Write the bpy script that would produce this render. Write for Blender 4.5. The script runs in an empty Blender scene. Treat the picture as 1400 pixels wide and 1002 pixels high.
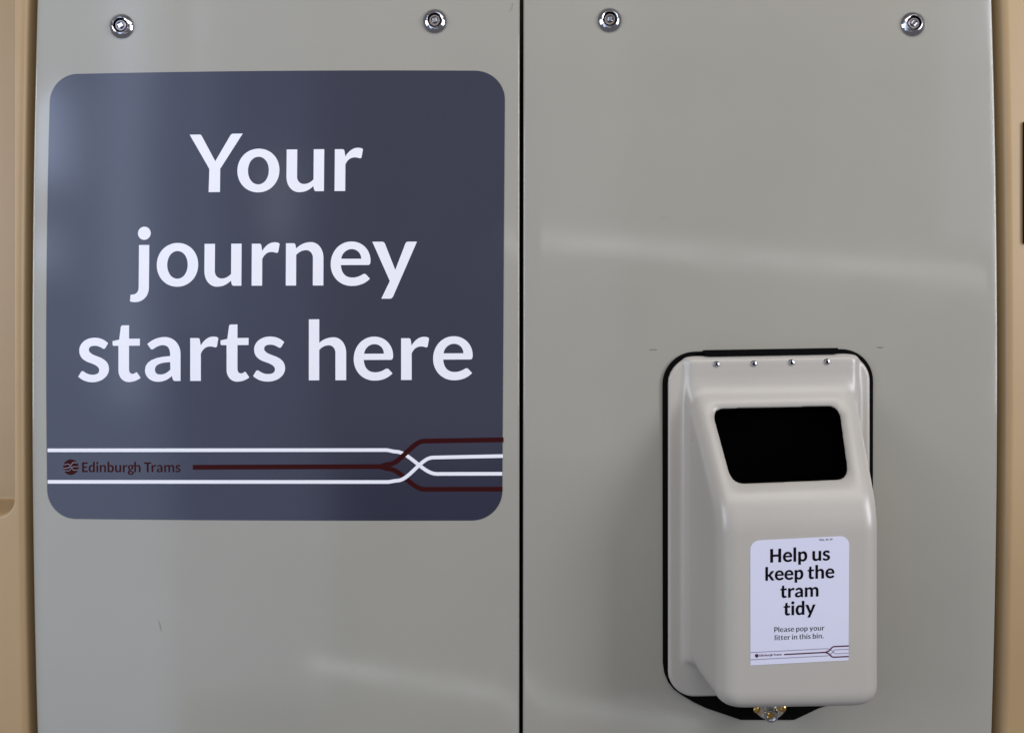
import bpy, bmesh, math, random
import numpy as np
from mathutils import Vector
from mathutils.geometry import tessellate_polygon

random.seed(4)
S = 0.0008            # metres per unit; one unit is about one photograph pixel at the wall
D = 1250.0            # camera distance from the wall, in units (1.0 m)
scene = bpy.context.scene
COL = scene.collection

# ------------------------------------------------------------------ camera
cam = bpy.data.cameras.new('camera')
cam.sensor_width = 36.0
cam.lens = 36.0 * D / 1400.0
cam.clip_start, cam.clip_end = 0.01, 100
camo = bpy.data.objects.new('camera', cam)
camo.location = (0, -D * S, 0)
camo.rotation_euler = (math.radians(90), 0, 0)
COL.objects.link(camo)
scene.camera = camo

# ------------------------------------------------------------------ world and lamps
world = bpy.data.worlds.new('World')
scene.world = world
world.use_nodes = True
bg = world.node_tree.nodes['Background']
bg.inputs['Color'].default_value = (0.95, 0.93, 1.0, 1)
bg.inputs['Strength'].default_value = 0.14


def lamp(name, loc, target, sx, sy, power, color, roll=0.0, spread=180):
    l = bpy.data.lights.new(name, 'AREA')
    l.shape = 'RECTANGLE'
    l.size, l.size_y = sx, sy
    l.energy = power
    l.color = color
    l.spread = math.radians(spread)
    o = bpy.data.objects.new(name, l)
    o.location = loc
    q = (Vector(target) - Vector(loc)).to_track_quat('-Z', 'Y')
    o.rotation_euler = q.to_euler()
    if roll:
        o.rotation_euler.rotate_axis('Z', roll)
    COL.objects.link(o)
    return o


COOL = (0.78, 0.88, 1.0)
WARM = (1.0, 0.93, 0.84)
lamp('ceiling_lamp', (0.30, -1.25, 1.6), (0.1, 0, -0.1), 2.6, 0.8, 23, WARM)
lamp('window_light_right', (2.0, -1.30, 0.5), (0.3, 0, -0.05), 0.8, 1.3, 40, (0.90, 0.92, 1.0))
lamp('window_light_left', (-2.35, -1.45, 0.4), (-0.1, 0, -0.1), 0.9, 1.2, 30, (0.92, 0.94, 1.0))
BLUE = (0.60, 0.73, 1.0)


def reflection_lamp(name, x0, x1, z0, z1, radiance, color, roll=0.0, y=-1.5):
    """an unseen lamp added and sized for its reflection, facing the wall from about y = -1.5"""
    w, h = x1 - x0, z1 - z0
    x, z = (x0 + x1) / 2, (z0 + z1) / 2
    return lamp(name, (x, y, z), (x, 0, z), w, h, radiance * math.pi * w * h, color, roll)


reflection_lamp('window_reflection_lamp', -1.60, -1.21, 0.50, 0.76, 4.2, BLUE, 0.0, -1.47)  # this group: lamps added and shaped to put window reflections on sign and panels
reflection_lamp('window_reflection_lamp', -1.60, -1.24, 0.26, 0.38, 3.0, BLUE, 0.0, -1.47)
reflection_lamp('window_reflection_lamp', -1.60, -0.92, -1.1, 1.3, 1.5, BLUE)
reflection_lamp('window_reflection_lamp', -0.90, -0.50, -0.9, 1.3, 0.75, BLUE)
reflection_lamp('window_reflection_lamp', -0.66, -0.60, 0.34, 0.56, 1.5, (0.9, 0.92, 1.0), 0.0, -1.47)
reflection_lamp('window_reflection_lamp', -1.08, -1.00, -0.1, 1.2, 2.0, BLUE, 0.0, -1.47)
reflection_lamp('window_reflection_lamp', -0.86, -0.82, 0.1, 1.2, 1.4, BLUE, 0.0, -1.47)
reflection_lamp('window_reflection_lamp', -0.54, 0.30, -0.25, 1.3, 0.36, (0.8, 0.84, 1.0))
reflection_lamp('window_reflection_lamp', 1.18, 1.55, 0.35, 1.2, 0.9, BLUE)
reflection_lamp('added_streak_lamp', 0.02, 1.42, 0.279, 0.293, 7.5, (0.97, 0.98, 1.0), math.radians(-4.6), -1.44)  # both thin lamps are added only to draw pale streaks on the panels
reflection_lamp('added_streak_lamp', -0.56, 0.52, -0.883, -0.870, 6.5, (0.95, 0.97, 1.0), math.radians(-9.5), -1.44)

scene.view_settings.view_transform = 'Standard'
scene.view_settings.look = 'None'
scene.view_settings.exposure = 0.0
scene.view_settings.gamma = 1.0
scene.view_settings.use_curve_mapping = False
scene.cycles.max_bounces = 8

# ------------------------------------------------------------------ materials


def mat(name, col, rough=0.5, metal=0.0, spec=0.5, coat=0.0, coat_rough=0.05,
        noise=0.0, nscale=6.0, bump=0.0, bscale=900.0, wave=0.0, wscale=3.0, rvar=0.0):
    m = bpy.data.materials.new(name)
    m.use_nodes = True
    nt = m.node_tree
    b = nt.nodes['Principled BSDF']
    b.inputs['Base Color'].default_value = (*col, 1)
    b.inputs['Roughness'].default_value = rough
    b.inputs['Metallic'].default_value = metal
    b.inputs['Specular IOR Level'].default_value = spec
    b.inputs['Coat Weight'].default_value = coat
    b.inputs['Coat Roughness'].default_value = coat_rough
    tc = nt.nodes.new('ShaderNodeTexCoord')

    def nz(scale, detail=4.0):
        n = nt.nodes.new('ShaderNodeTexNoise')
        n.inputs['Scale'].default_value = scale
        n.inputs['Detail'].default_value = detail
        nt.links.new(tc.outputs['Object'], n.inputs['Vector'])
        return n
    if noise:
        n = nz(nscale, 5)
        r = nt.nodes.new('ShaderNodeMapRange')
        r.inputs['From Min'].default_value, r.inputs['From Max'].default_value = 0.3, 0.7
        r.inputs['To Min'].default_value, r.inputs['To Max'].default_value = 1 - noise, 1 + noise
        nt.links.new(n.outputs['Fac'], r.inputs['Value'])
        mx = nt.nodes.new('ShaderNodeVectorMath')
        mx.operation = 'SCALE'
        mx.inputs[0].default_value = col
        nt.links.new(r.outputs['Result'], mx.inputs['Scale'])
        nt.links.new(mx.outputs['Vector'], b.inputs['Base Color'])
    if rvar:
        n = nz(14, 6)
        r = nt.nodes.new('ShaderNodeMapRange')
        r.inputs['From Min'].default_value, r.inputs['From Max'].default_value = 0.3, 0.7
        r.inputs['To Min'].default_value, r.inputs['To Max'].default_value = rough - rvar, rough + rvar
        nt.links.new(n.outputs['Fac'], r.inputs['Value'])
        nt.links.new(r.outputs['Result'], b.inputs['Roughness'])
    prev = None
    for strength, scale, dist in ((wave, wscale, 0.01), (bump, bscale, 0.0004)):
        if strength:
            n = nz(scale, 2)
            bp = nt.nodes.new('ShaderNodeBump')
            bp.inputs['Strength'].default_value = strength
            bp.inputs['Distance'].default_value = dist
            nt.links.new(n.outputs['Fac'], bp.inputs['Height'])
            if prev:
                nt.links.new(prev.outputs['Normal'], bp.inputs['Normal'])
            prev = bp
    if prev:
        nt.links.new(prev.outputs['Normal'], b.inputs['Normal'])
        nt.links.new(prev.outputs['Normal'], b.inputs['Coat Normal'])
    return m


M_PANEL = mat('grey_painted_panel', (0.281, 0.272, 0.236), 0.10, noise=0.03, nscale=5, bump=0.05, bscale=700, wave=0.06, wscale=2.5, rvar=0.03)
M_SIGN = mat('navy_vinyl', (0.023, 0.024, 0.044), 0.14, spec=0.7, noise=0.06, nscale=9, bump=0.06, bscale=900, wave=0.12, wscale=3.0)
M_WHITE = mat('white_vinyl', (0.73, 0.73, 0.785), 0.35, noise=0.012, nscale=20)
M_MAROON = mat('maroon_vinyl', (0.028, 0.0015, 0.002), 0.6, spec=0.1)
M_BIN = mat('cream_moulded_plastic', (0.375, 0.354, 0.320), 0.30, noise=0.025, nscale=9, bump=0.10, bscale=1100, rvar=0.03)
M_BLACK = mat('black_rubber_and_recess', (0.002, 0.002, 0.002), 0.8, spec=0.05)
M_DARK_INSIDE = mat('black_unlit_inside', (0.0012, 0.0012, 0.0012), 0.9, spec=0.0)  # near-black colour paints in the darkness inside the bin
M_CHROME = mat('chromed_steel', (0.62, 0.62, 0.66), 0.13, metal=1.0, noise=0.05, nscale=300)
M_DARKMETAL = mat('tarnished_steel', (0.30, 0.27, 0.27), 0.28, metal=1.0)
M_NICKEL = mat('worn_nickel', (0.74, 0.67, 0.55), 0.3, metal=1.0, noise=0.2, nscale=260)
M_BRASS = mat('brass', (0.70, 0.45, 0.14), 0.22, metal=1.0)
M_STICKER = mat('white_sticker_film', (0.57, 0.58, 0.70), 0.33, noise=0.012, nscale=20)
M_INK = mat('black_ink', (0.004, 0.003, 0.005), 0.6, spec=0.05)
M_GREYINK = mat('grey_mauve_ink', (0.24, 0.20, 0.30), 0.5)
M_PLUM = mat('plum_ink', (0.07, 0.008, 0.035), 0.5)
M_TRIM = mat('tan_trim_plastic', (0.335, 0.228, 0.115), 0.42, noise=0.04, nscale=8, bump=0.15, bscale=900)
M_GAP = mat('dark_olive_gap', (0.010, 0.010, 0.004), 0.8, spec=0.1)
M_MARK = mat('pencil_mark', (0.07, 0.07, 0.065), 0.7)
M_SCRATCH = mat('scuffed_paint', (0.20, 0.19, 0.165), 0.6)
M_REDSIGN = mat('dark_red_plate', (0.02, 0.002, 0.006), 0.6, spec=0.1)
M_LINE = mat('dusty_blue_line', (0.16, 0.15, 0.20), 0.4)

# ------------------------------------------------------------------ helpers
KB = 5.8e-8           # slight bow of the panel outlines


def bow(x, z):
    r = 1 - KB * (x * x + z * z)
    return x * r, z * r


def unbow(x, z):
    u, v = x, z
    for _ in range(6):
        r = 1 - KB * (u * u + v * v)
        u, v = x / r, z / r
    return u, v


def ph(px, py):
    """photograph pixel -> wall units"""
    return px - 700.0, 501.0 - py


def wpt(x, z, d):
    return (x * S, -d * S, z * S)


def link(name, verts, faces, material, parent=None, smooth=False, base=(0, 0, 0)):
    me = bpy.data.meshes.new(name)
    me.from_pydata([wpt(*v) for v in verts], [], faces)
    me.update()
    me.materials.append(material)
    if smooth:
        for p in me.polygons:
            p.use_smooth = True
    o = bpy.data.objects.new(name, me)
    COL.objects.link(o)
    if parent:
        o.parent = parent
        if not parent.parent:      # parts keep the thing's offset out; sub-parts sit on parts that already do
            o.matrix_parent_inverse = parent.matrix_basis.inverted()
    return o


def tag(o, label, cat, group=None):
    o['label'] = label
    o['category'] = cat
    if group:
        o['group'] = group
    return o


def thing(name, label, cat, x, z, d=0, group=None):
    o = bpy.data.objects.new(name, None)
    o.empty_display_size = 0.02
    o.location = wpt(x, z, d)
    COL.objects.link(o)
    return tag(o, label, cat, group)


def fix_normals(o, bevel=0.0, seg=2, angle=40):
    bm = bmesh.new()
    bm.from_mesh(o.data)
    bmesh.ops.recalc_face_normals(bm, faces=bm.faces)
    bm.to_mesh(o.data)
    bm.free()
    if bevel:
        m = o.modifiers.new('bevel', 'BEVEL')
        m.width = bevel * S
        m.segments = seg
        m.limit_method = 'ANGLE'
        m.angle_limit = math.radians(angle)
    return o


def prism(name, loop, d0, d1, material, parent=None, bevel=0.0, smooth=False):
    """closed outline (x, z) with thickness d0..d1"""
    tris = tessellate_polygon([[Vector((x, z, 0)) for x, z in loop]])
    n = len(loop)
    verts = [(x, z, d1) for x, z in loop] + [(x, z, d0) for x, z in loop]
    faces = [tuple(t) for t in tris] + [tuple(i + n for i in reversed(t)) for t in tris]
    faces += [(i, (i + 1) % n, (i + 1) % n + n, i + n) for i in range(n)]
    o = link(name, verts, faces, material, parent, False)
    fix_normals(o, bevel)
    return o


def rounded(x0, z0, x1, z1, radii, seg=10):
    """rounded rectangle; radii for TL, TR, BR, BL; z1 is top"""
    pts = []
    tl, tr, br, bl = radii
    for cx, cz, r, a0 in ((x1 - tr, z1 - tr, tr, 90), (x1 - br, z0 + br, br, 0),
                          (x0 + bl, z0 + bl, bl, -90), (x0 + tl, z1 - tl, tl, -180)):
        if r <= 0:
            pts.append((cx, cz))
            continue
        for i in range(seg + 1):
            a = math.radians(a0 - 90 * i / seg)
            pts.append((cx + r * math.cos(a), cz + r * math.sin(a)))
    return pts


def subdivide(loop, step):
    out = []
    n = len(loop)
    for i in range(n):
        a, b = loop[i], loop[(i + 1) % n]
        k = max(1, int(math.hypot(b[0] - a[0], b[1] - a[1]) / step))
        for j in range(k):
            t = j / k
            out.append((a[0] + (b[0] - a[0]) * t, a[1] + (b[1] - a[1]) * t))
    return out


def lathe(name, prof, center, axis, material, parent=None, seg=40, smooth=True, sharp=30):
    """profile of (radius, height) turned about an axis through center (units; x, z, d)"""
    ax = Vector(axis).normalized()
    up = Vector((0, 1, 0)) if abs(ax.y) < 0.9 else Vector((1, 0, 0))
    e1 = ax.cross(up).normalized()
    e2 = ax.cross(e1)
    c = Vector(center)
    verts, faces = [], []
    for r, h in prof:
        for k in range(seg):
            a = 2 * math.pi * k / seg
            verts.append(tuple(c + ax * h + (e1 * math.cos(a) + e2 * math.sin(a)) * r))
    for i in range(len(prof) - 1):
        for k in range(seg):
            k2 = (k + 1) % seg
            faces.append((i * seg + k, i * seg + k2, (i + 1) * seg + k2, (i + 1) * seg + k))
    faces.append(tuple(range(seg)))
    faces.append(tuple((len(prof) - 1) * seg + k for k in reversed(range(seg))))
    o = link(name, verts, faces, material, parent, smooth)
    fix_normals(o)
    if smooth:
        o.data.set_sharp_from_angle(angle=math.radians(sharp))
    return o


# ------------------------------------------------------------------ lettering (hand-drawn humanist sans, units: cap height 79)
G = {
 'Y': 'M0 78.8 L13.5 78.8 Q16 78.8 17.2 76.2 L36 42 L56 76.5 Q57.6 79.3 60.5 79.3 L73.4 79.3 L43 31.6 L43 0 L27.4 0 L28 31.6 Z',
 'o': 'M28.8 -1 A57.6 -1 57.6 28.8 A57.6 58.4 28.8 58.4 A0 58.4 0 28.8 A0 -1 28.8 -1 Z M28.8 9.8 A43.1 9.8 43.1 28.8 A43.1 47.4 28.8 47.4 A14.6 47.4 14.6 28.8 A14.6 9.8 28.8 9.8 Z',
 'u': 'M0 56.8 L0 20 A0 -1.2 17.5 -1.2 Q29 -1.2 36.6 7 L37.8 2 Q38.3 0 41 0 L51 0 L51 56.8 L36.8 56.8 L36.8 16 Q31 9.8 24 9.8 A14.4 9.8 14.4 20 L14.4 56.8 Z',
 'r': 'M0 0 L14.4 0 L14.4 36 Q18.5 45.4 27 45.4 Q30 45.4 33 44.3 Q35.8 43.6 36.3 46 L38 56 Q37 58.4 31 58.4 Q21.5 58.4 14.2 46.8 L13.1 54 Q12.6 56.6 10 56.6 L0 56.6 Z',
 'j': 'M12.1 56 L12.1 -1 Q12.1 -10.6 4 -11.3 L0.8 -11.6 L0 -20.2 Q2 -21.6 7.5 -21.6 A26.5 -21.6 26.5 -2 L26.5 56 Z|D19.4 72 9',
 'n': 'M0 0 L14 0 L14 41.3 Q20 47.6 27.5 47.6 A36.7 47.6 36.7 37 L36.7 0 L51 0 L51 37 A51 58.4 33.8 58.4 Q22.5 58.4 14 50 L13 54.5 Q12.5 57 10 57 L0 57 Z',
 'e': 'M13.7 27.4 Q15 10.5 29.5 10.5 Q36 10.5 42.5 14.4 Q46 16.8 48.2 14.2 L53 9 Q44 -0.7 28.5 -0.7 A0 -0.7 0 28.5 A0 59 28 59 A53.8 59 53.8 33 Q53.8 27.4 50.5 27.4 Z M14.2 35.8 L41.2 35.8 A41.2 48.8 28.3 48.8 A16 48.8 14.2 35.8 Z',
 'y': 'M0 58.6 L13 58.6 Q16 58.6 17.2 55.5 L31 20.7 L44.2 55.5 Q45.3 58.6 48.5 58.6 L60 58.6 L28.5 -14 Q27 -17.8 23.5 -17.8 L12.3 -17.8 L23.7 5.8 Z',
 's': 'M41.6 50.5 L37.8 44.4 Q36.5 42.2 33.8 43.7 Q28.5 47.3 23 47.3 Q14.8 47.3 14.8 41.8 Q14.8 37 27 33 Q42.8 28 42.8 16.5 A42.8 -1.3 19.5 -1.3 Q8.5 -1.3 0 6 L3.6 12 Q5.3 14.8 8.3 12.6 Q14 8.6 20 8.6 Q29.3 8.6 29.3 15 Q29.3 20.5 16.5 24.5 Q1.4 29 1.4 41 A1.4 58 22.8 58 Q34 58 41.6 50.5 Z',
 't': 'M8.4 47 L2.2 47 Q0.3 47.2 0.3 49.2 L0.3 53.3 L9.4 55.2 L11.6 71.8 Q12 74.2 14.4 74.2 L23 74.2 L23 56.3 L37.9 56.3 L37.9 47 L23 47 L23 16.5 Q23 9.6 28 9.6 Q30 9.6 31.8 11.2 Q33.4 12.4 34.7 10.6 L39 4.2 Q31.5 -1.2 22.5 -1.2 A8.4 -1.2 8.4 14.5 Z',
 'a': 'M48.5 36 L48.5 0 L41.5 0 Q38.6 0 37.9 2.6 L36.8 6.6 Q28.5 -1 18 -1 A0 -1 0 14.5 Q0 31.5 34.4 33 Q35 47.5 24.5 47.5 Q18.5 47.5 12 42.8 Q9.2 41 7.4 43.2 L3.2 49.2 Q13.5 58.2 27 58.2 A48.5 58.2 48.5 36 Z M34.6 25 Q13.6 24.5 13.6 15.4 Q13.6 8.6 21 8.6 Q28.5 8.6 34.6 15 Z',
 'h': 'M0 0 L14.3 0 L14.3 41.3 Q20 47.6 27.5 47.6 A36.5 47.6 36.5 37 L36.5 0 L51.2 0 L51.2 37 A51.2 58.4 34 58.4 Q22.5 58.4 14.3 51 L14.3 83 L0 83 Z',
 'd': 'M52 83 L37.7 83 L37.7 53.2 Q32 58.2 24 58.2 A0 58.2 0 28 A0 -1 20.5 -1 Q31 -1 38 6.5 L39 2 Q39.5 0 42.5 0 L52 0 Z M37.7 17 Q32 9.8 25 9.8 A14.6 9.8 14.6 28.5 A14.6 47.3 26.5 47.3 Q33 47.3 37.7 42.5 Z',
 'b': 'M0 83 L14.3 83 L14.3 51 Q20.5 58.4 30 58.4 A52 58.4 52 29.5 A52 -1 31 -1 Q20 -1 13.5 6 L12.8 2.5 Q12.3 0 9.5 0 L0 0 Z M14.3 41 Q19 47 26 47 A37.4 47 37.4 29 A37.4 9.8 25.5 9.8 Q19 9.8 14.3 15.5 Z',
 'p': 'M0 -19 L14.3 -19 L14.3 4.2 Q20 -1 28 -1 A52 -1 52 29.5 A52 58.4 32 58.4 Q20.5 58.4 13.8 50.5 L12.8 54.5 Q12.3 57 9.5 57 L0 57 Z M14.3 40.5 Q19.5 47 26.5 47 A37.4 47 37.4 29 A37.4 10 26 10 Q19 10 14.3 15 Z',
 'k': 'M0 83 L14.3 83 L14.3 35 L17 35 Q19 35 20.5 37 L34 54 Q36.5 57 40 57 L53 57 L34.5 34.5 Q32.5 32 30.5 31 Q33 29.5 34.5 27 L54 0 L41 0 Q37.5 0 35.5 3 L21.5 23.5 Q20 26 17 26 L14.3 26 L14.3 0 L0 0 Z',
 'm': 'M0 0 L14 0 L14 41.5 Q19 47.3 25.5 47.3 A34.2 47.3 34.2 36 L34.2 0 L48.4 0 L48.4 38 A48.4 47.3 58.5 47.3 A68.3 47.3 68.3 36 L68.3 0 L82.5 0 L82.5 37 A82.5 58.4 64 58.4 Q52.5 58.4 46.5 48.5 Q42.5 58.4 31 58.4 Q21 58.4 14 50 L13 54.5 Q12.5 57 10 57 L0 57 Z',
 'i': 'M0 0 L14.3 0 L14.3 57 L0 57 Z|D7.2 74 8.8',
 'l': 'M0 0 L14.3 0 L14.3 83 L0 83 Z',
 'P': 'M0 0 L15.5 0 L15.5 27 L27 27 A54.5 27 54.5 53 A54.5 79 27 79 L0 79 Z M15.5 39 L27 39 A39 39 39 53 A39 67 27 67 L15.5 67 Z',
 'E': 'M0 0 L47 0 L47 12.5 L15.5 12.5 L15.5 33.5 L40.5 33.5 L40.5 45.5 L15.5 45.5 L15.5 66.5 L47 66.5 L47 79 L0 79 Z',
 'T': 'M22 0 L37.6 0 L37.6 66 L59.5 66 L59.5 79 L0 79 L0 66 L22 66 Z',
 'H': 'M0 0 L15.5 0 L15.5 34 L48 34 L48 0 L63.5 0 L63.5 79 L48 79 L48 45.5 L15.5 45.5 L15.5 79 L0 79 Z',
 'g': 'M23 18 A46 18 46 38.5 A46 58.5 23 58.5 A1 58.5 1 38.5 A1 18 23 18 Z M23 27.5 A14 27.5 14 38.5 A14 49 23 49 A33 49 33 38.5 A33 27.5 23 27.5 Z|'
      'M24 -22 A51 -22 51 -4 A51 11 24 11 A-1 11 -1 -5 A-1 -22 24 -22 Z M24 -12.5 A12 -12.5 12 -5 A12 1 24 1 A38 1 38 -4 A38 -12.5 24 -12.5 Z|M36 57 L52 57 L52 50 L42 46 Z|M6 22 L16 21 L15 5 L4 5 Z',
 '.': 'D8.5 7.5 8.5',
 ',': 'D8 7.5 8.5|M8 8 L16 7 L8 -13 L3 -11 Z',
 '2': 'M0 0 L48 0 L48 12 L20 12 L40 33 Q47 42 47 55 Q47 80 24 80 Q3 80 0 58 L12 56 Q15 68 24 68 Q33 68 33 56 Q33 47 26 39 L0 9 Z',
 '4': 'M31 0 L44 0 L44 19 L53 19 L53 29 L44 29 L44 79 L31 79 L0 29 L0 19 L31 19 Z M31 29 L13 29 L31 60 Z',
 '1': 'M8 0 L42 0 L42 11 L31 11 L31 79 L20 79 L3 63 L9 56 L18 63 L18 11 L8 11 Z',
}
SB = {'Y': (0, -6), 'o': (3.3, 3.3), 'u': (6.6, 7), 'r': (7, 1), 'j': (-5, 7), 'n': (7, 6.6), 'e': (3.3, 2), 'y': (.3, .3),
      's': (2.5, 2.5), 't': (1.6, 2.5), 'a': (3.2, 6.4), 'h': (7, 6.6), 'd': (3.3, 7), 'b': (7, 3.3), 'p': (7, 3.3),
      'k': (7, 0), 'm': (7, 6.6), 'i': (7, 7), 'l': (7, 7), 'P': (8.5, 2), 'E': (8.5, 4), 'T': (1, -5), 'H': (8.5, 8.5),
      'g': (2, 1), '.': (4, 5), ',': (4, 5), '2': (4, 4), '4': (2, 2), '1': (4, 4)}


def parse(path):
    """-> list of groups; each group is a list of closed loops (outer, holes...)"""
    groups = []
    for part in path.split('|'):
        part = part.strip()
        if part[0] == 'D':
            cx, cy, r = map(float, part[1:].split())
            groups.append([[(cx + r * math.cos(2 * math.pi * i / 28), cy + r * math.sin(2 * math.pi * i / 28)) for i in range(28)]])
            continue
        loops, cur = [], []
        toks = part.replace('M', ' M ').replace('L', ' L ').replace('Q', ' Q ').replace('A', ' A ').replace('Z', ' Z ').split()
        i = 0
        while i < len(toks):
            c = toks[i]
            if c in 'ML':
                cur.append((float(toks[i + 1]), float(toks[i + 2])))
                i += 3
            elif c in 'QA':
                x1, y1, x2, y2 = map(float, toks[i + 1:i + 5])
                x0, y0 = cur[-1]
                if c == 'Q':
                    f = 2 / 3
                    n = 6
                else:
                    f = 0.57
                    n = 12
                ax, ay = x0 + (x1 - x0) * f, y0 + (y1 - y0) * f
                bx, by = x2 + (x1 - x2) * f, y2 + (y1 - y2) * f
                for k in range(1, n + 1):
                    t = k / n
                    u = 1 - t
                    cur.append((u**3 * x0 + 3 * u * u * t * ax + 3 * u * t * t * bx + t**3 * x2,
                                u**3 * y0 + 3 * u * u * t * ay + 3 * u * t * t * by + t**3 * y2))
                i += 5
            else:
                if abs(cur[0][0] - cur[-1][0]) + abs(cur[0][1] - cur[-1][1]) < 1e-6:
                    cur.pop()
                loops.append(cur)
                cur = []
                i += 1
        groups.append(loops)
    return groups


def thin(loop, w, hole):
    """move an outline inwards by w (a lighter weight of the same letters)"""
    n = len(loop)
    area = sum(loop[i][0] * loop[(i + 1) % n][1] - loop[(i + 1) % n][0] * loop[i][1] for i in range(n))
    sgn = (1 if area > 0 else -1) * (-1 if hole else 1)
    out = []
    for i in range(n):
        a, b, c = loop[i - 1], loop[i], loop[(i + 1) % n]
        e1 = Vector((b[0] - a[0], b[1] - a[1]))
        e2 = Vector((c[0] - b[0], c[1] - b[1]))
        n1 = Vector((-e1.y, e1.x)).normalized()
        n2 = Vector((-e2.y, e2.x)).normalized()
        m = (n1 + n2)
        if m.length < 1e-4:
            m = n1
        m = m.normalized()
        k = 1 / max(0.5, m.dot(n1))
        out.append((b[0] + m.x * w * k * sgn, b[1] + m.y * w * k * sgn))
    return out


GLYPHS = {k: parse(v) for k, v in G.items()}


def word_mesh(name, text, p0, p1, d, material, parent, xs=None, weight=0.0, fn=None, vscale=1.0, lift=None):
    """text from p0 to p1 (units: left and right ends of the ink on the baseline)"""
    pos, x = [], 0.0
    for ch in text:
        if ch == ' ':
            x += 22
            continue
        x += SB[ch][0]
        pos.append((ch, x))
        x += max(p[0] for p in GLYPHS[ch][0][0]) + SB[ch][1]
    if xs:
        pos = [(ch, xv) for (ch, _), xv in zip(pos, xs)]
    lo = min(px_ + min(p[0] for g in GLYPHS[c] for p in g[0]) for c, px_ in pos)
    hi = max(px_ + max(p[0] for g in GLYPHS[c] for p in g[0]) for c, px_ in pos)
    P0, P1 = Vector(p0), Vector(p1)
    sc = (P1 - P0).length / (hi - lo)
    ex = (P1 - P0).normalized()
    ey = Vector((0, 1)) if True else Vector((-ex.y, ex.x))
    verts, faces = [], []
    for ch, ox in pos:
        for grp in GLYPHS[ch]:
            loops = [thin(l, weight, i > 0) for i, l in enumerate(grp)] if weight else grp
            tris = tessellate_polygon([[Vector((a, b, 0)) for a, b in l] for l in loops])
            base = len(verts)
            for l in loops:
                for a, b in l:
                    v = P0 + ex * ((ox + a - lo) * sc) + ey * (b * sc * vscale)
                    x_, z_ = fn(v.x, v.y) if fn else (v.x, v.y)
                    verts.append((x_, z_, d))
            faces += [tuple(base + i for i in t) for t in tris]
    o = link(name, verts, faces, material, parent)
    up_normals(o)
    return o


def up_normals(o):
    """flat print faces the room (-Y)"""
    bm = bmesh.new()
    bm.from_mesh(o.data)
    for f in bm.faces:
        f.normal_update()
        if f.normal.y > 0:
            f.normal_flip()
    bm.to_mesh(o.data)
    bm.free()


def ribbon(name, pts, width, d, material, parent, fn=None):
    """a printed line of even width along a list of (x, z) points"""
    P = [Vector(p) for p in pts]
    verts, faces = [], []
    for i, p in enumerate(P):
        t = (P[min(i + 1, len(P) - 1)] - P[max(i - 1, 0)]).normalized()
        n = Vector((-t.y, t.x)) * width / 2
        for q in (p + n, p - n):
            x, z = fn(q.x, q.y) if fn else (q.x, q.y)
            verts.append((x, z, d))
    for i in range(len(P) - 1):
        faces.append((2 * i, 2 * i + 1, 2 * i + 3, 2 * i + 2))
    o = link(name, verts, faces, material, parent)
    up_normals(o)
    return o


def track(keys, n=14):
    """polyline through (px, py) photograph points: straight runs joined by S bends marked 'S'"""
    out = []
    for i, k in enumerate(keys):
        if i and len(k) == 3:
            x0, y0 = out[-1]
            x1, y1 = k[0], k[1]
            for j in range(1, n + 1):
                t = j / n
                s = t * t * (3 - 2 * t) * 0.75 + t * 0.25 if k[2] == 's' else t * t * (3 - 2 * t)
                out.append((x0 + (x1 - x0) * t, y0 + (y1 - y0) * s))
        elif i:
            x0, y0 = out[-1]
            m = max(1, int(abs(k[0] - x0) / 40))
            for j in range(1, m + 1):
                out.append((x0 + (k[0] - x0) * j / m, y0 + (k[1] - y0) * j / m))
        else:
            out.append((k[0], k[1]))
    return [ph(*p) for p in out]


# ------------------------------------------------------------------ setting: what shows in the gaps behind the panels
wb = link('wall', [(-900, -620, -120), (900, -620, -120), (900, 620, -120), (-900, 620, -120),
                   (-900, -620, -140), (900, -620, -140), (900, 620, -140), (-900, 620, -140)],
          [(0, 1, 2, 3), (7, 6, 5, 4), (0, 4, 5, 1), (1, 5, 6, 2), (2, 6, 7, 3), (3, 7, 4, 0)], M_GAP)
fix_normals(wb)
wb['kind'] = 'structure'


# ------------------------------------------------------------------ the two wall panels
def panel(name, label, xl, xr, thick=18.0, rad=3.0):
    """bowed flat panel with rolled edges; xl, xr: functions of z giving the outline"""
    zs = np.linspace(-600, 600, 61)
    prof = []
    for i in range(6):
        a = math.radians(90 * i / 5)
        prof.append((0, rad * (1 - math.sin(a)), -rad * (1 - math.cos(a))))
    prof = [(0, 0.0, -thick)] + [(0, rad * (1 - math.cos(math.radians(18 * i))), -rad * (1 - math.sin(math.radians(18 * i)))) for i in range(6)]
    nin = 24
    verts, faces = [], []
    for z in zs:
        a, b = xl(z), xr(z)
        row = [(a + p[1], z, p[2]) for p in prof]
        row += [(a + rad + (b - a - 2 * rad) * t, z, 0.0) for t in np.linspace(0, 1, nin)[1:-1]]
        row += [(b - p[1], z, p[2]) for p in reversed(prof)]
        verts += row
    m = len(row)
    for i in range(len(zs) - 1):
        for k in range(m - 1):
            faces.append((i * m + k, i * m + k + 1, (i + 1) * m + k + 1, (i + 1) * m + k))
    o = link(name, verts, faces, M_PANEL, None, True)
    fix_normals(o)
    return o


def edge(px_mid, bulge):
    return lambda z: (px_mid - 700) - math.copysign(bulge, px_mid - 700) * (z / 501.0) ** 2


panel_l = panel('wall_panel', '', edge(43.0, 7.5), lambda z: 10.2 + 0.4 * z / 501)
panel_r = panel('wall_panel', '', lambda z: 15.3 + 0.4 * z / 501, edge(1364.5, 8.0))
tag(panel_l, 'grey painted wall panel left of the dark seam, carrying the large navy sign', 'panel', 'grey wall panels')
tag(panel_r, 'grey painted wall panel right of the dark seam, behind the litter bin', 'panel', 'grey wall panels')


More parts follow.
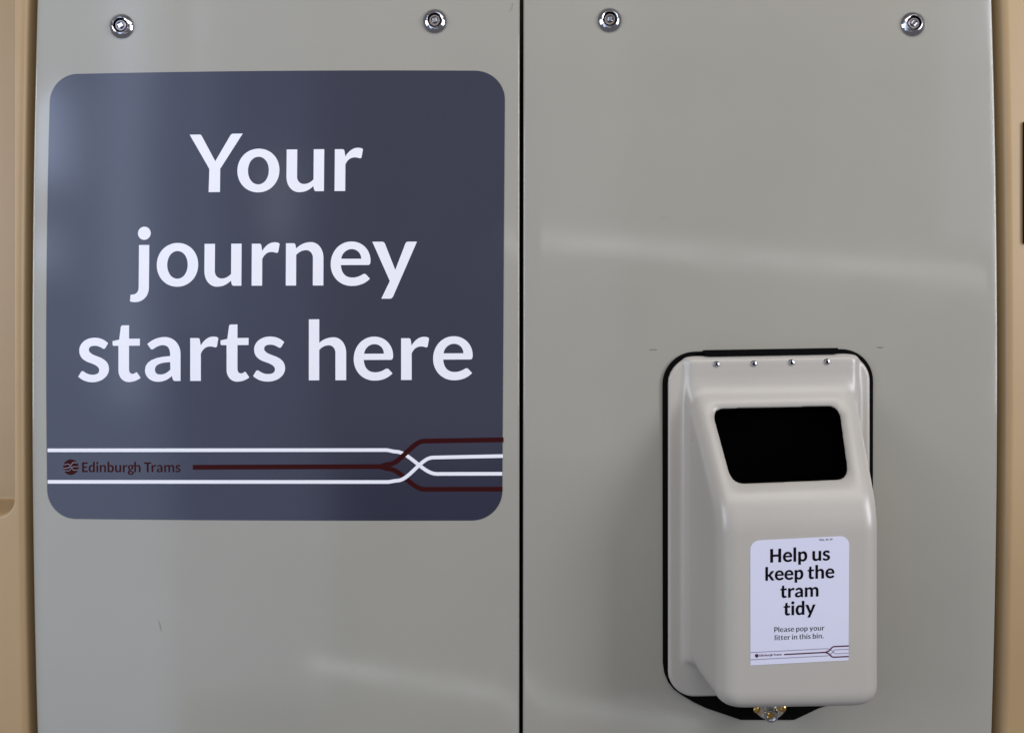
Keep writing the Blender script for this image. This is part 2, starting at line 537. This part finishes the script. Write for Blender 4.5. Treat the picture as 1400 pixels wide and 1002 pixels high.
def panel_lock(px, py, par, spin):
    x, z = ph(px, py)
    l = lathe('lock', [(16.6, 0.0), (16.6, 1.5), (15.8, 2.6), (11.2, 6.2), (10.6, 6.4), (9.8, 6.0), (9.5, 5.0), (9.5, 0.6)],
              (x, z, 0), (0, 0, 1), M_CHROME, par, 48)
    lathe('lock_well_shade', [(9.4, 0.5), (9.4, 0.9)], (x, z, 0), (0, 0, 1), M_BLACK, l, 32)  # black disc added to paint the shade in the recess round the core
    lathe('lock_core', [(7.3, 0.9), (7.3, 3.6), (6.9, 4.0), (5.2, 4.0), (4.9, 1.2)], (x, z, 0), (0, 0, 1), M_DARKMETAL, l, 40)
    c, s = math.cos(spin), math.sin(spin)
    sq = []
    for a, b in ((-3.1, -3.1), (3.1, -3.1), (3.1, 3.1), (-3.1, 3.1)):
        sq.append((x + a * c - b * s, z + a * s + b * c))
    prism('key_stud', sq, 1.3, 5.2, M_CHROME, l, 0.7)


panel_lock(166.5, 36.5, panel_l, 0.5)
panel_lock(594.5, 29.5, panel_l, 0.15)
panel_lock(833.5, 28.0, panel_r, 0.05)
panel_lock(1248.0, 33.5, panel_r, 0.8)


def mark(name, pts, w, m, par):
    ribbon(name, [ph(*p) for p in pts], w, 0.25, m, par)


mark('pencil_mark', [(888, 478.6), (893, 478.0), (898, 478.2)], 0.8, M_MARK, panel_r)
mark('pencil_mark', [(1199.5, 474.8), (1203, 475.2), (1207, 475.0)], 1.0, M_MARK, panel_r)
mark('scratch', [(217, 849), (219, 855), (220.5, 862)], 0.9, M_SCRATCH, panel_l)
mark('speck', [(257, 70), (258.2, 70.4)], 1.0, M_SCRATCH, panel_l)
mark('speck', [(985, 132), (986.5, 132.2)], 1.1, M_SCRATCH, panel_r)
mark('speck', [(905, 297), (909, 298)], 0.9, M_SCRATCH, panel_r)
mark('scratch', [(697, 16), (700, 11), (701, 5)], 1.2, M_SCRATCH, panel_l)


# ------------------------------------------------------------------ tan trim at both sides
def heightfield(name, xs, zs, hf, material):
    X, Z = np.meshgrid(xs, zs)
    H = hf(X, Z)
    m = len(xs)
    verts = [(float(a), float(b), float(c)) for a, b, c in zip(X.ravel(), Z.ravel(), H.ravel())]
    faces = [(i * m + k, i * m + k + 1, (i + 1) * m + k + 1, (i + 1) * m + k) for i in range(len(zs) - 1) for k in range(m - 1)]
    o = link(name, verts, faces, material, None, True)
    fix_normals(o)
    return o


def sstep(t):
    t = np.clip(t, 0, 1)
    return t * t * (3 - 2 * t)


def trim_left(X, Z):
    b = -4.0 + 5.5 * (1 - (Z / 501.0) ** 2)              # bow of the right-hand edge
    e = (-664.0 - b * 1.0) - X                            # distance in from the rolled edge
    h = -4 - 26 * (1 - np.sqrt(np.clip(1 - (1 - np.clip(e, 0, 14) / 14) ** 2, 0, 1)))
    # recess with rounded bottom corner
    dx = X - (-684.0)
    dz = (-205.0) - Z
    R = 22.0
    qx, qz = dx + R, dz + R
    sd = np.hypot(np.maximum(qx, 0), np.maximum(qz, 0)) + np.minimum(np.maximum(qx, qz), 0) - R
    return h - 80 * sstep((-sd + 2) / 15.0)


tl = heightfield('trim_panel', np.concatenate([np.linspace(-860, -740, 14), np.linspace(-736, -655, 64)]),
                 np.concatenate([np.linspace(-600, -260, 35), np.linspace(-256, -150, 70), np.linspace(-145, 600, 70)]), trim_left, M_TRIM)
tag(tl, 'tan plastic trim with a recess ending in a rounded lip, along the left edge', 'trim')


def trim_right(X, Z):
    b = 6.5 * (Z / 501.0) ** 2
    e = X - (674.0 - b)
    return -6 - 24 * (1 - np.sqrt(np.clip(1 - (1 - np.clip(e, 0, 15) / 15) ** 2, 0, 1)))


tr = heightfield('trim_panel', np.concatenate([np.linspace(660, 706, 44), np.linspace(712, 860, 14)]), np.linspace(-600, 600, 80), trim_right, M_TRIM)
tag(tr, 'plain flat tan plastic trim strip along the right edge', 'trim')

rs = prism('sign', [(x, z) for x, z in rounded(701.4, 168, 800, 336, (3, 3, 3, 3), 4)], -6.0, -2.5, M_REDSIGN)
tag(rs, 'dark red plate on the right tan trim, cut off by the frame edge', 'sign')

# ------------------------------------------------------------------ the navy sign
sx, sz = ph(378, 405)
sign = thing('sign', 'large navy square sign with rounded corners reading Your journey starts here', 'sign', sx, sz, 0)
corner = {'tl': unbow(*ph(69.5, 102.5)), 'tr': unbow(*ph(690.5, 97.5)), 'br': unbow(*ph(686.5, 711.0)), 'bl': unbow(*ph(65.5, 708.5))}


def bil(u, v):
    a, b, c, d_ = corner['bl'], corner['br'], corner['tr'], corner['tl']
    x = (a[0] * (1 - u) + b[0] * u) * (1 - v) + (d_[0] * (1 - u) + c[0] * u) * v
    z = (a[1] * (1 - u) + b[1] * u) * (1 - v) + (d_[1] * (1 - u) + c[1] * u) * v
    return bow(x, z)


outline = subdivide(rounded(0, 0, 622, 612, (38, 40, 40, 40), 14), 30)
prism('backing_sheet', [bil(x / 622, z / 612) for x, z in outline], 0.05, 0.6, M_SIGN, sign)


def sign_word(text, x0, y0, x1, y1, xs=None, m=M_WHITE, d=0.75):
    return word_mesh('lettering', text, unbow(*ph(x0, y0)), unbow(*ph(x1, y1)), d, m, sign, xs, 0.0, bow)


sign_word('Your', 258.4, 263.4, 496.0, 261.4, [0, 66.6, 133.8, 199.2])
sign_word('journey', 178.1, 391.5, 570.0, 390.3, [0, 37.2, 103.4, 168.4, 215, 275.8, 331.9])
sign_word('starts', 107.3, 521.2, 390.0, 520.2, [0, 47.4, 92.3, 153.9, 194.6, 238.5])
sign_word('here', 422.4, 519.9, 646.3, 519.0, [0, 61.5, 126.2, 169.7])
sign_word('Edinburgh Trams', 112.6, 645.2, 247.2, 645.2, None, M_MAROON)

# route lines
ribbon('route_line', track([(65.4, 615.4), (528, 615.0), (541, 617.2, 's'), (597, 647.6, 'S'), (686.7, 647.4)]), 4.9, 0.72, M_WHITE, sign)
ribbon('route_line', track([(263.8, 638.6), (518, 637.6), (531, 634.6, 's'), (580, 602.8, 'S'), (688.4, 601.0)]), 6.6, 0.78, M_MAROON, sign)
ribbon('route_line', track([(518, 637.6), (531, 640.6, 's'), (580, 668.6, 'S'), (687.0, 668.4)]), 6.4, 0.76, M_MAROON, sign)
ribbon('route_line', track([(65.6, 658.4), (530, 658.6), (543, 656.8, 's'), (592, 625.2, 'S'), (687.8, 623.2)]), 4.9, 0.84, M_WHITE, sign)

# round emblem: five slices of a disc parted by crossing wavy lines
ex_, ez_ = ph(97.2, 638.4)
emb = link('emblem', [(ex_ + 10.6 * math.cos(2 * math.pi * i / 48), ez_ + 10.6 * math.sin(2 * math.pi * i / 48), 0.72) for i in range(48)],
           [tuple(range(48))], M_MAROON, sign)
up_normals(emb)


def wavy(pts, w):
    out = []
    for i in range(len(pts) - 1):
        (x0, y0), (x1, y1) = pts[i], pts[i + 1]
        for j in range(8):
            t = j / 8
            s = t * t * (3 - 2 * t)
            out.append((ex_ + x0 + (x1 - x0) * t, ez_ + y0 + (y1 - y0) * s))
    out.append((ex_ + pts[-1][0], ez_ + pts[-1][1]))
    return ribbon('emblem_line', out, w, 0.78, M_LINE, emb)


wavy([(-10.0, 3.2), (-3.5, 4.2), (4.5, -4.2), (9.6, -3.8)], 0.9)
wavy([(-10.2, -1.6), (-3.5, -1.0), (4.0, 6.4), (8.2, 6.0)], 1.1)
wavy([(-9.6, -4.6), (-3.0, -5.0), (3.2, 0.6), (10.4, 0.8)], 0.8)

# ------------------------------------------------------------------ litter bin
XC, ZC = 350.0, -214.0
bin_ = thing('litter_bin', 'cream moulded plastic litter bin with sloped open mouth on the right wall panel', 'litter bin', XC, -430, 0)
SH = 0.017            # the bin hangs a little askew


def shz(x, z):
    return z - SH * (x - XC)


def smax(a, b, k):
    h = np.maximum(k - np.abs(a - b), 0) / k
    return np.maximum(a, b) + h * h * k * 0.25


def smin(a, b, k):
    return -smax(-a, -b, k)


def plane(p0, p1, u, v):
    """signed distance to the line p0->p1 in (u, v), positive on its left"""
    du, dv = p1[0] - p0[0], p1[1] - p0[1]
    L = math.hypot(du, dv)
    return (-(u - p0[0]) * dv + (v - p0[1]) * du) / L


SLOPE0, SLOPE1 = (-24.0, 15.0), (-178.0, 125.0)     # (z, d) ends of the sloped face


def bump(x, z, d):
    left = -( (x - 237.0) - (d - 8) * (20.5 / 117.0)) / math.hypot(1, 20.5 / 117)
    right = ((x - 467.0) + (d - 8) * (13.0 / 117.0)) / math.hypot(1, 13.0 / 117)
    front = d - 125.0
    du, dv = SLOPE1[0] - SLOPE0[0], SLOPE1[1] - SLOPE0[1]
    L = math.hypot(du, dv)
    slope = ((z - SLOPE0[0]) * dv - (d - SLOPE0[1]) * du) / L
    bottom = (-404.0 - (d - 8) * (25.0 / 117.0)) - z
    sides = np.maximum(left, right)
    face = smax(front, slope, 16)
    b = smax(face, sides, 22)
    b = smax(b, bottom, 30)
    slab = smax(smax(d - 15.5, np.maximum(left, right), 8), smax(z - 11.5, bottom + 9, 14), 7)
    return smin(b, slab, 9)


def rect2(x, z, x0, z0, x1, z1, r):
    qx = np.abs(x - (x0 + x1) / 2) - (x1 - x0) / 2 + r
    qz = np.abs(z - (z0 + z1) / 2) - (z1 - z0) / 2 + r
    return np.hypot(np.maximum(qx, 0), np.maximum(qz, 0)) + np.minimum(np.maximum(qx, qz), 0) - r


def on_slope(px, py):
    """photograph pixel -> point of the sloped face (x, z)"""
    x, z = ph(px, py)
    d = 60.0
    for _ in range(30):
        f = (D - d) / D
        zz = shz(x * f, z * f)
        d = SLOPE0[1] + (zz - SLOPE0[0]) * (SLOPE1[1] - SLOPE0[1]) / (SLOPE1[0] - SLOPE0[0])
    f = (D - d) / D
    return x * f, shz(x * f, z * f)


MOUTH = [on_slope(975, 560), on_slope(1149, 556), on_slope(1162.5, 655.5), on_slope(1003, 662)]


def mouth(x, z, r=13.0):
    """rounded convex quadrilateral"""
    cx = sum(p[0] for p in MOUTH) / 4
    cz = sum(p[1] for p in MOUTH) / 4
    ds = []
    for i in range(4):
        a, b = MOUTH[i], MOUTH[(i + 1) % 4]
        nx, nz = -(b[1] - a[1]), (b[0] - a[0])
        L = math.hypot(nx, nz)
        nx, nz = nx / L, nz / L
        if (cx - a[0]) * nx + (cz - a[1]) * nz > 0:
            nx, nz = -nx, -nz
        ds.append((x - a[0]) * nx + (z - a[1]) * nz)
    k = r * 1.3
    return smax(smax(ds[0], ds[2], k), smax(ds[1], ds[3], k), k)


def inner(x, z, d):
    return smax(bump(x, z, d) + 11.0, d - 114, 8)


def cover_sdf(x, z, d):
    zz = shz(x, z)
    fl = rect2(x, zz, 212.0, -447.0, 487.0, 15.0, 37.0)
    flange = smax(fl, d - 8.5, 5)
    body = smin(flange, bump(x, zz, d), 9)
    body = smax(body, -inner(x, zz, d), 2)
    body = smax(body, -np.maximum(mouth(x, zz) + 2.2, 12 - d), 15)
    return np.maximum(body, 3.2 - d)


def surface_nets(f, lo, hi, h):
    ax = [np.arange(lo[i], hi[i] + h, h) for i in range(3)]
    X, Z, Y = np.meshgrid(*ax, indexing='ij')
    V = f(X, Z, Y)
    inside = V < 0
    n = [len(a) - 1 for a in ax]
    cnt = np.zeros(n, dtype=np.int8)
    for i in (0, 1):
        for j in (0, 1):
            for k in (0, 1):
                cnt += inside[i:i + n[0], j:j + n[1], k:k + n[2]]
    act = (cnt > 0) & (cnt < 8)
    idx = -np.ones(n, dtype=np.int64)
    cells = np.argwhere(act)
    idx[act] = np.arange(len(cells))
    P = np.array([a[0] for a in ax]) + (cells + 0.5) * h
    quads = []
    for axis in range(3):
        sl0 = [slice(None)] * 3
        sl1 = [slice(None)] * 3
        sl0[axis], sl1[axis] = slice(0, -1), slice(1, None)
        A, B = inside[tuple(sl0)], inside[tuple(sl1)]
        e = np.argwhere(A != B)
        u, v = (axis + 1) % 3, (axis + 2) % 3
        ok = (e[:, u] > 0) & (e[:, v] > 0) & (e[:, u] < n[u]) & (e[:, v] < n[v])
        e = e[ok]
        flip = A[tuple(e.T)]
        q = []
        for a, b in ((-1, -1), (0, -1), (0, 0), (-1, 0)):
            c = e.copy()
            c[:, u] += a
            c[:, v] += b
            q.append(idx[tuple(c.T)])
        q = np.stack(q, 1)
        q[flip] = q[flip][:, ::-1]
        quads.append(q)
    Q = np.concatenate(quads)
    Q = Q[(Q >= 0).all(1)]
    eps = 0.05
    for _ in range(6):
        v0 = f(P[:, 0], P[:, 1], P[:, 2])
        g = np.stack([(f(P[:, 0] + eps, P[:, 1], P[:, 2]) - v0), (f(P[:, 0], P[:, 1] + eps, P[:, 2]) - v0),
                      (f(P[:, 0], P[:, 1], P[:, 2] + eps) - v0)], 1) / eps
        step = (v0 / np.maximum((g * g).sum(1), 0.05))[:, None] * g
        ln = np.linalg.norm(step, axis=1, keepdims=True)
        P = P - step * np.minimum(1, h * 0.6 / np.maximum(ln, 1e-9))
    return P, Q


P, Q = surface_nets(cover_sdf, (204.0, -462.0, 0.2), (496.0, 28.0, 131.0), 2.0)
C = P[Q].mean(1)
is_in = (inner(C[:, 0], shz(C[:, 0], C[:, 1]), C[:, 2]) < 1.0) & (mouth(C[:, 0], shz(C[:, 0], C[:, 1])) < 1e9)


def net_object(name, quads, material, parent):
    used = np.unique(quads)
    remap = -np.ones(len(P), dtype=np.int64)
    remap[used] = np.arange(len(used))
    o = link(name, [tuple(p) for p in P[used].tolist()], [tuple(q) for q in remap[quads].tolist()], material, parent, True)
    return o


cover = net_object('cover', Q[~is_in], M_BIN, bin_)
fix_normals(cover)
dark_inside = net_object('dark_inside', Q[is_in], M_DARK_INSIDE, bin_)  # cavity faces, coloured black to stand in for the unlit void
back = prism('dark_inside_back', [(x, z + SH * (x - XC)) for x, z in ((246, -395), (458, -395), (458, 0), (246, 0))], 1.0, 4.5, M_DARK_INSIDE, dark_inside)

# black rubber seal with its drooping tongue
# clockwise from top right: add the lower outline
low = [ph(*p) for p in ((1192, 920), (1186, 938), (1170, 952), (1120, 966), (1085, 982.5), (1012, 982.5), (965, 966.5), (948, 958.5), (932, 949), (921, 941), (913, 931), (908, 919), (906, 905))]
ring = []
top = [(x, z + SH * (x - XC)) for x, z in rounded(205.5, -430, 492.5, 22, (44, 44, 0, 0), 12)]
top = [p for p in top if p[1] > -380]
seal = prism('seal', top[:13] + low + top[13:], 0.2, 3.0, M_BLACK, bin_)

# hinge along the top edge
hz = lambda px: 501 - (483.0 - (px - 960) * 0.0175)
hinge = prism('hinge', [(260, hz(960) + 4.2), (442, hz(1142) + 4.0), (442, hz(1142) - 2.0), (438, hz(1142) - 4.2), (266, hz(960) - 4.6), (260, hz(960) - 1)], 2.0, 12.5, M_BLACK, bin_, 1.0)

# four rivets
for px, py in ((979.5, 498), (1030.5, 497.2), (1082, 495.6), (1130.5, 494.6)):
    x, z = ph(px, py)
    f = (D - 16) / D
    r_ = lathe('rivet', [(4.4, 0.0), (4.2, 1.0), (3.2, 2.2), (1.9, 2.6), (1.5, 1.2)], (x * f, z * f, 15.3), (0, 0, 1), M_CHROME, bin_, 20)
    lathe('rivet_hole', [(1.6, 0.0), (1.4, 1.9)], (x * f, z * f, 15.3), (0, 0, 1), M_BLACK, r_, 12)

# lock below the bin
lp = lathe('lock_plate', [(23.5, 0.0), (23.5, 2.0), (22.3, 3.0)], (351.5, -457.0, 3.0), (0, 0, 1), M_NICKEL, bin_, 44)
for px, py in ((1034.5, 969.5), (1070.0, 968.0)):
    x, z = ph(px, py)
    lathe('screw', [(5.0, 0.0), (4.6, 1.6), (2.5, 2.8), (1.0, 3.0)], (x * 0.995, z * 0.995, 6.0), (0, 0, 1), M_BRASS, lp, 20)
bar = lathe('lock_barrel', [(11.5, 0.0), (11.0, 4.0), (9.0, 5.0), (9.0, 34.0), (8.4, 35.0), (6.6, 35.0), (6.4, 32.0)], (351.0, -458.0, 5.5), (-0.24, -0.16, 1), M_CHROME, lp, 32)
lathe('lock_key_core', [(4.9, 0.0), (4.8, 2.4), (3.8, 3.2)], (351.0 - 0.24 * 30 / 1.03, -458.0 - 0.16 * 30 / 1.04, 5.5 + 30 / 1.04), (-0.24, -0.16, 1), M_BRASS, bar, 24)

# ------------------------------------------------------------------ sticker on the bin front
DF = 125.4


def fr(px, py, d=DF):
    x, z = ph(px, py)
    f = (D - d) / D
    return x * f, z * f


sc_ = {'tl': fr(1025.8, 739.0), 'tr': fr(1161.2, 732.2), 'br': fr(1160.2, 902.2), 'bl': fr(1026.0, 909.2)}


def sb_(u, v):
    a, b, c, e = sc_['bl'], sc_['br'], sc_['tr'], sc_['tl']
    return ((a[0] * (1 - u) + b[0] * u) * (1 - v) + (e[0] * (1 - u) + c[0] * u) * v,
            (a[1] * (1 - u) + b[1] * u) * (1 - v) + (e[1] * (1 - u) + c[1] * u) * v)


sticker = prism('sticker', [sb_(x / 134, z / 170) for x, z in rounded(0, 0, 134, 170, (12.5, 12.5, 0, 0), 8)], DF - 0.6, DF, M_STICKER, bin_)
sticker['label'] = 'white sticker reading Help us keep the tram tidy'


def st_word(text, x0, y0, x1, y1, m=M_INK, weight=0.0, v=1.0):
    return word_mesh('lettering', text, fr(x0, y0), fr(x1, y1), DF + 0.2, m, sticker, None, weight, None, v)


st_word('Help us', 1053.2, 768.6, 1134.6, 765.4, M_INK, -0.9)
st_word('keep the', 1046.6, 793.4, 1140.6, 789.6, M_INK, -0.9)
st_word('tram', 1067.0, 816.8, 1118.8, 814.8, M_INK, -0.9)
st_word('tidy', 1071.4, 840.8, 1114.8, 839.2, M_INK, -0.9)
st_word('Please pop your', 1058.6, 863.8, 1127.2, 861.2, M_INK, 1.2)
st_word('litter in this bin.', 1059.2, 874.8, 1126.0, 872.0, M_INK, 1.2)
st_word('Edinburgh Trams', 1038.2, 897.0, 1068.6, 895.4, M_PLUM)
st_word('Title, 24, 14', 1119.5, 739.2, 1138.0, 738.2, M_INK, 1.5)
cx_, cz_ = fr(1034.6, 895.9)
o = link('emblem', [(cx_ + 2.3 * math.cos(2 * math.pi * i / 20), cz_ + 2.3 * math.sin(2 * math.pi * i / 20), DF + 0.2) for i in range(20)], [tuple(range(20))], M_PLUM, sticker)
up_normals(o)


def st_line(keys, w, m, d):
    pts = [fr(700 + a, 501 - b) for a, b in track(keys, 8)]
    ribbon('route_line', pts, w, DF + d, m, sticker)


st_line([(1026.1, 891.6), (1130, 886.2), (1134, 887.0, 's'), (1143, 893.2, 'S'), (1160.2, 892.3)], 0.9, M_GREYINK, 0.15)
st_line([(1026.1, 901.4), (1131, 896.0), (1134, 895.0, 's'), (1142, 887.8, 'S'), (1160.3, 887.0)], 0.9, M_GREYINK, 0.2)
st_line([(1072, 894.2), (1128, 891.2), (1131, 890.2, 's'), (1140, 883.4, 'S'), (1160.4, 882.4)], 1.6, M_PLUM, 0.3)
st_line([(1128, 891.2), (1131, 892.2, 's'), (1139, 897.8, 'S'), (1160.2, 896.9)], 1.6, M_PLUM, 0.25)
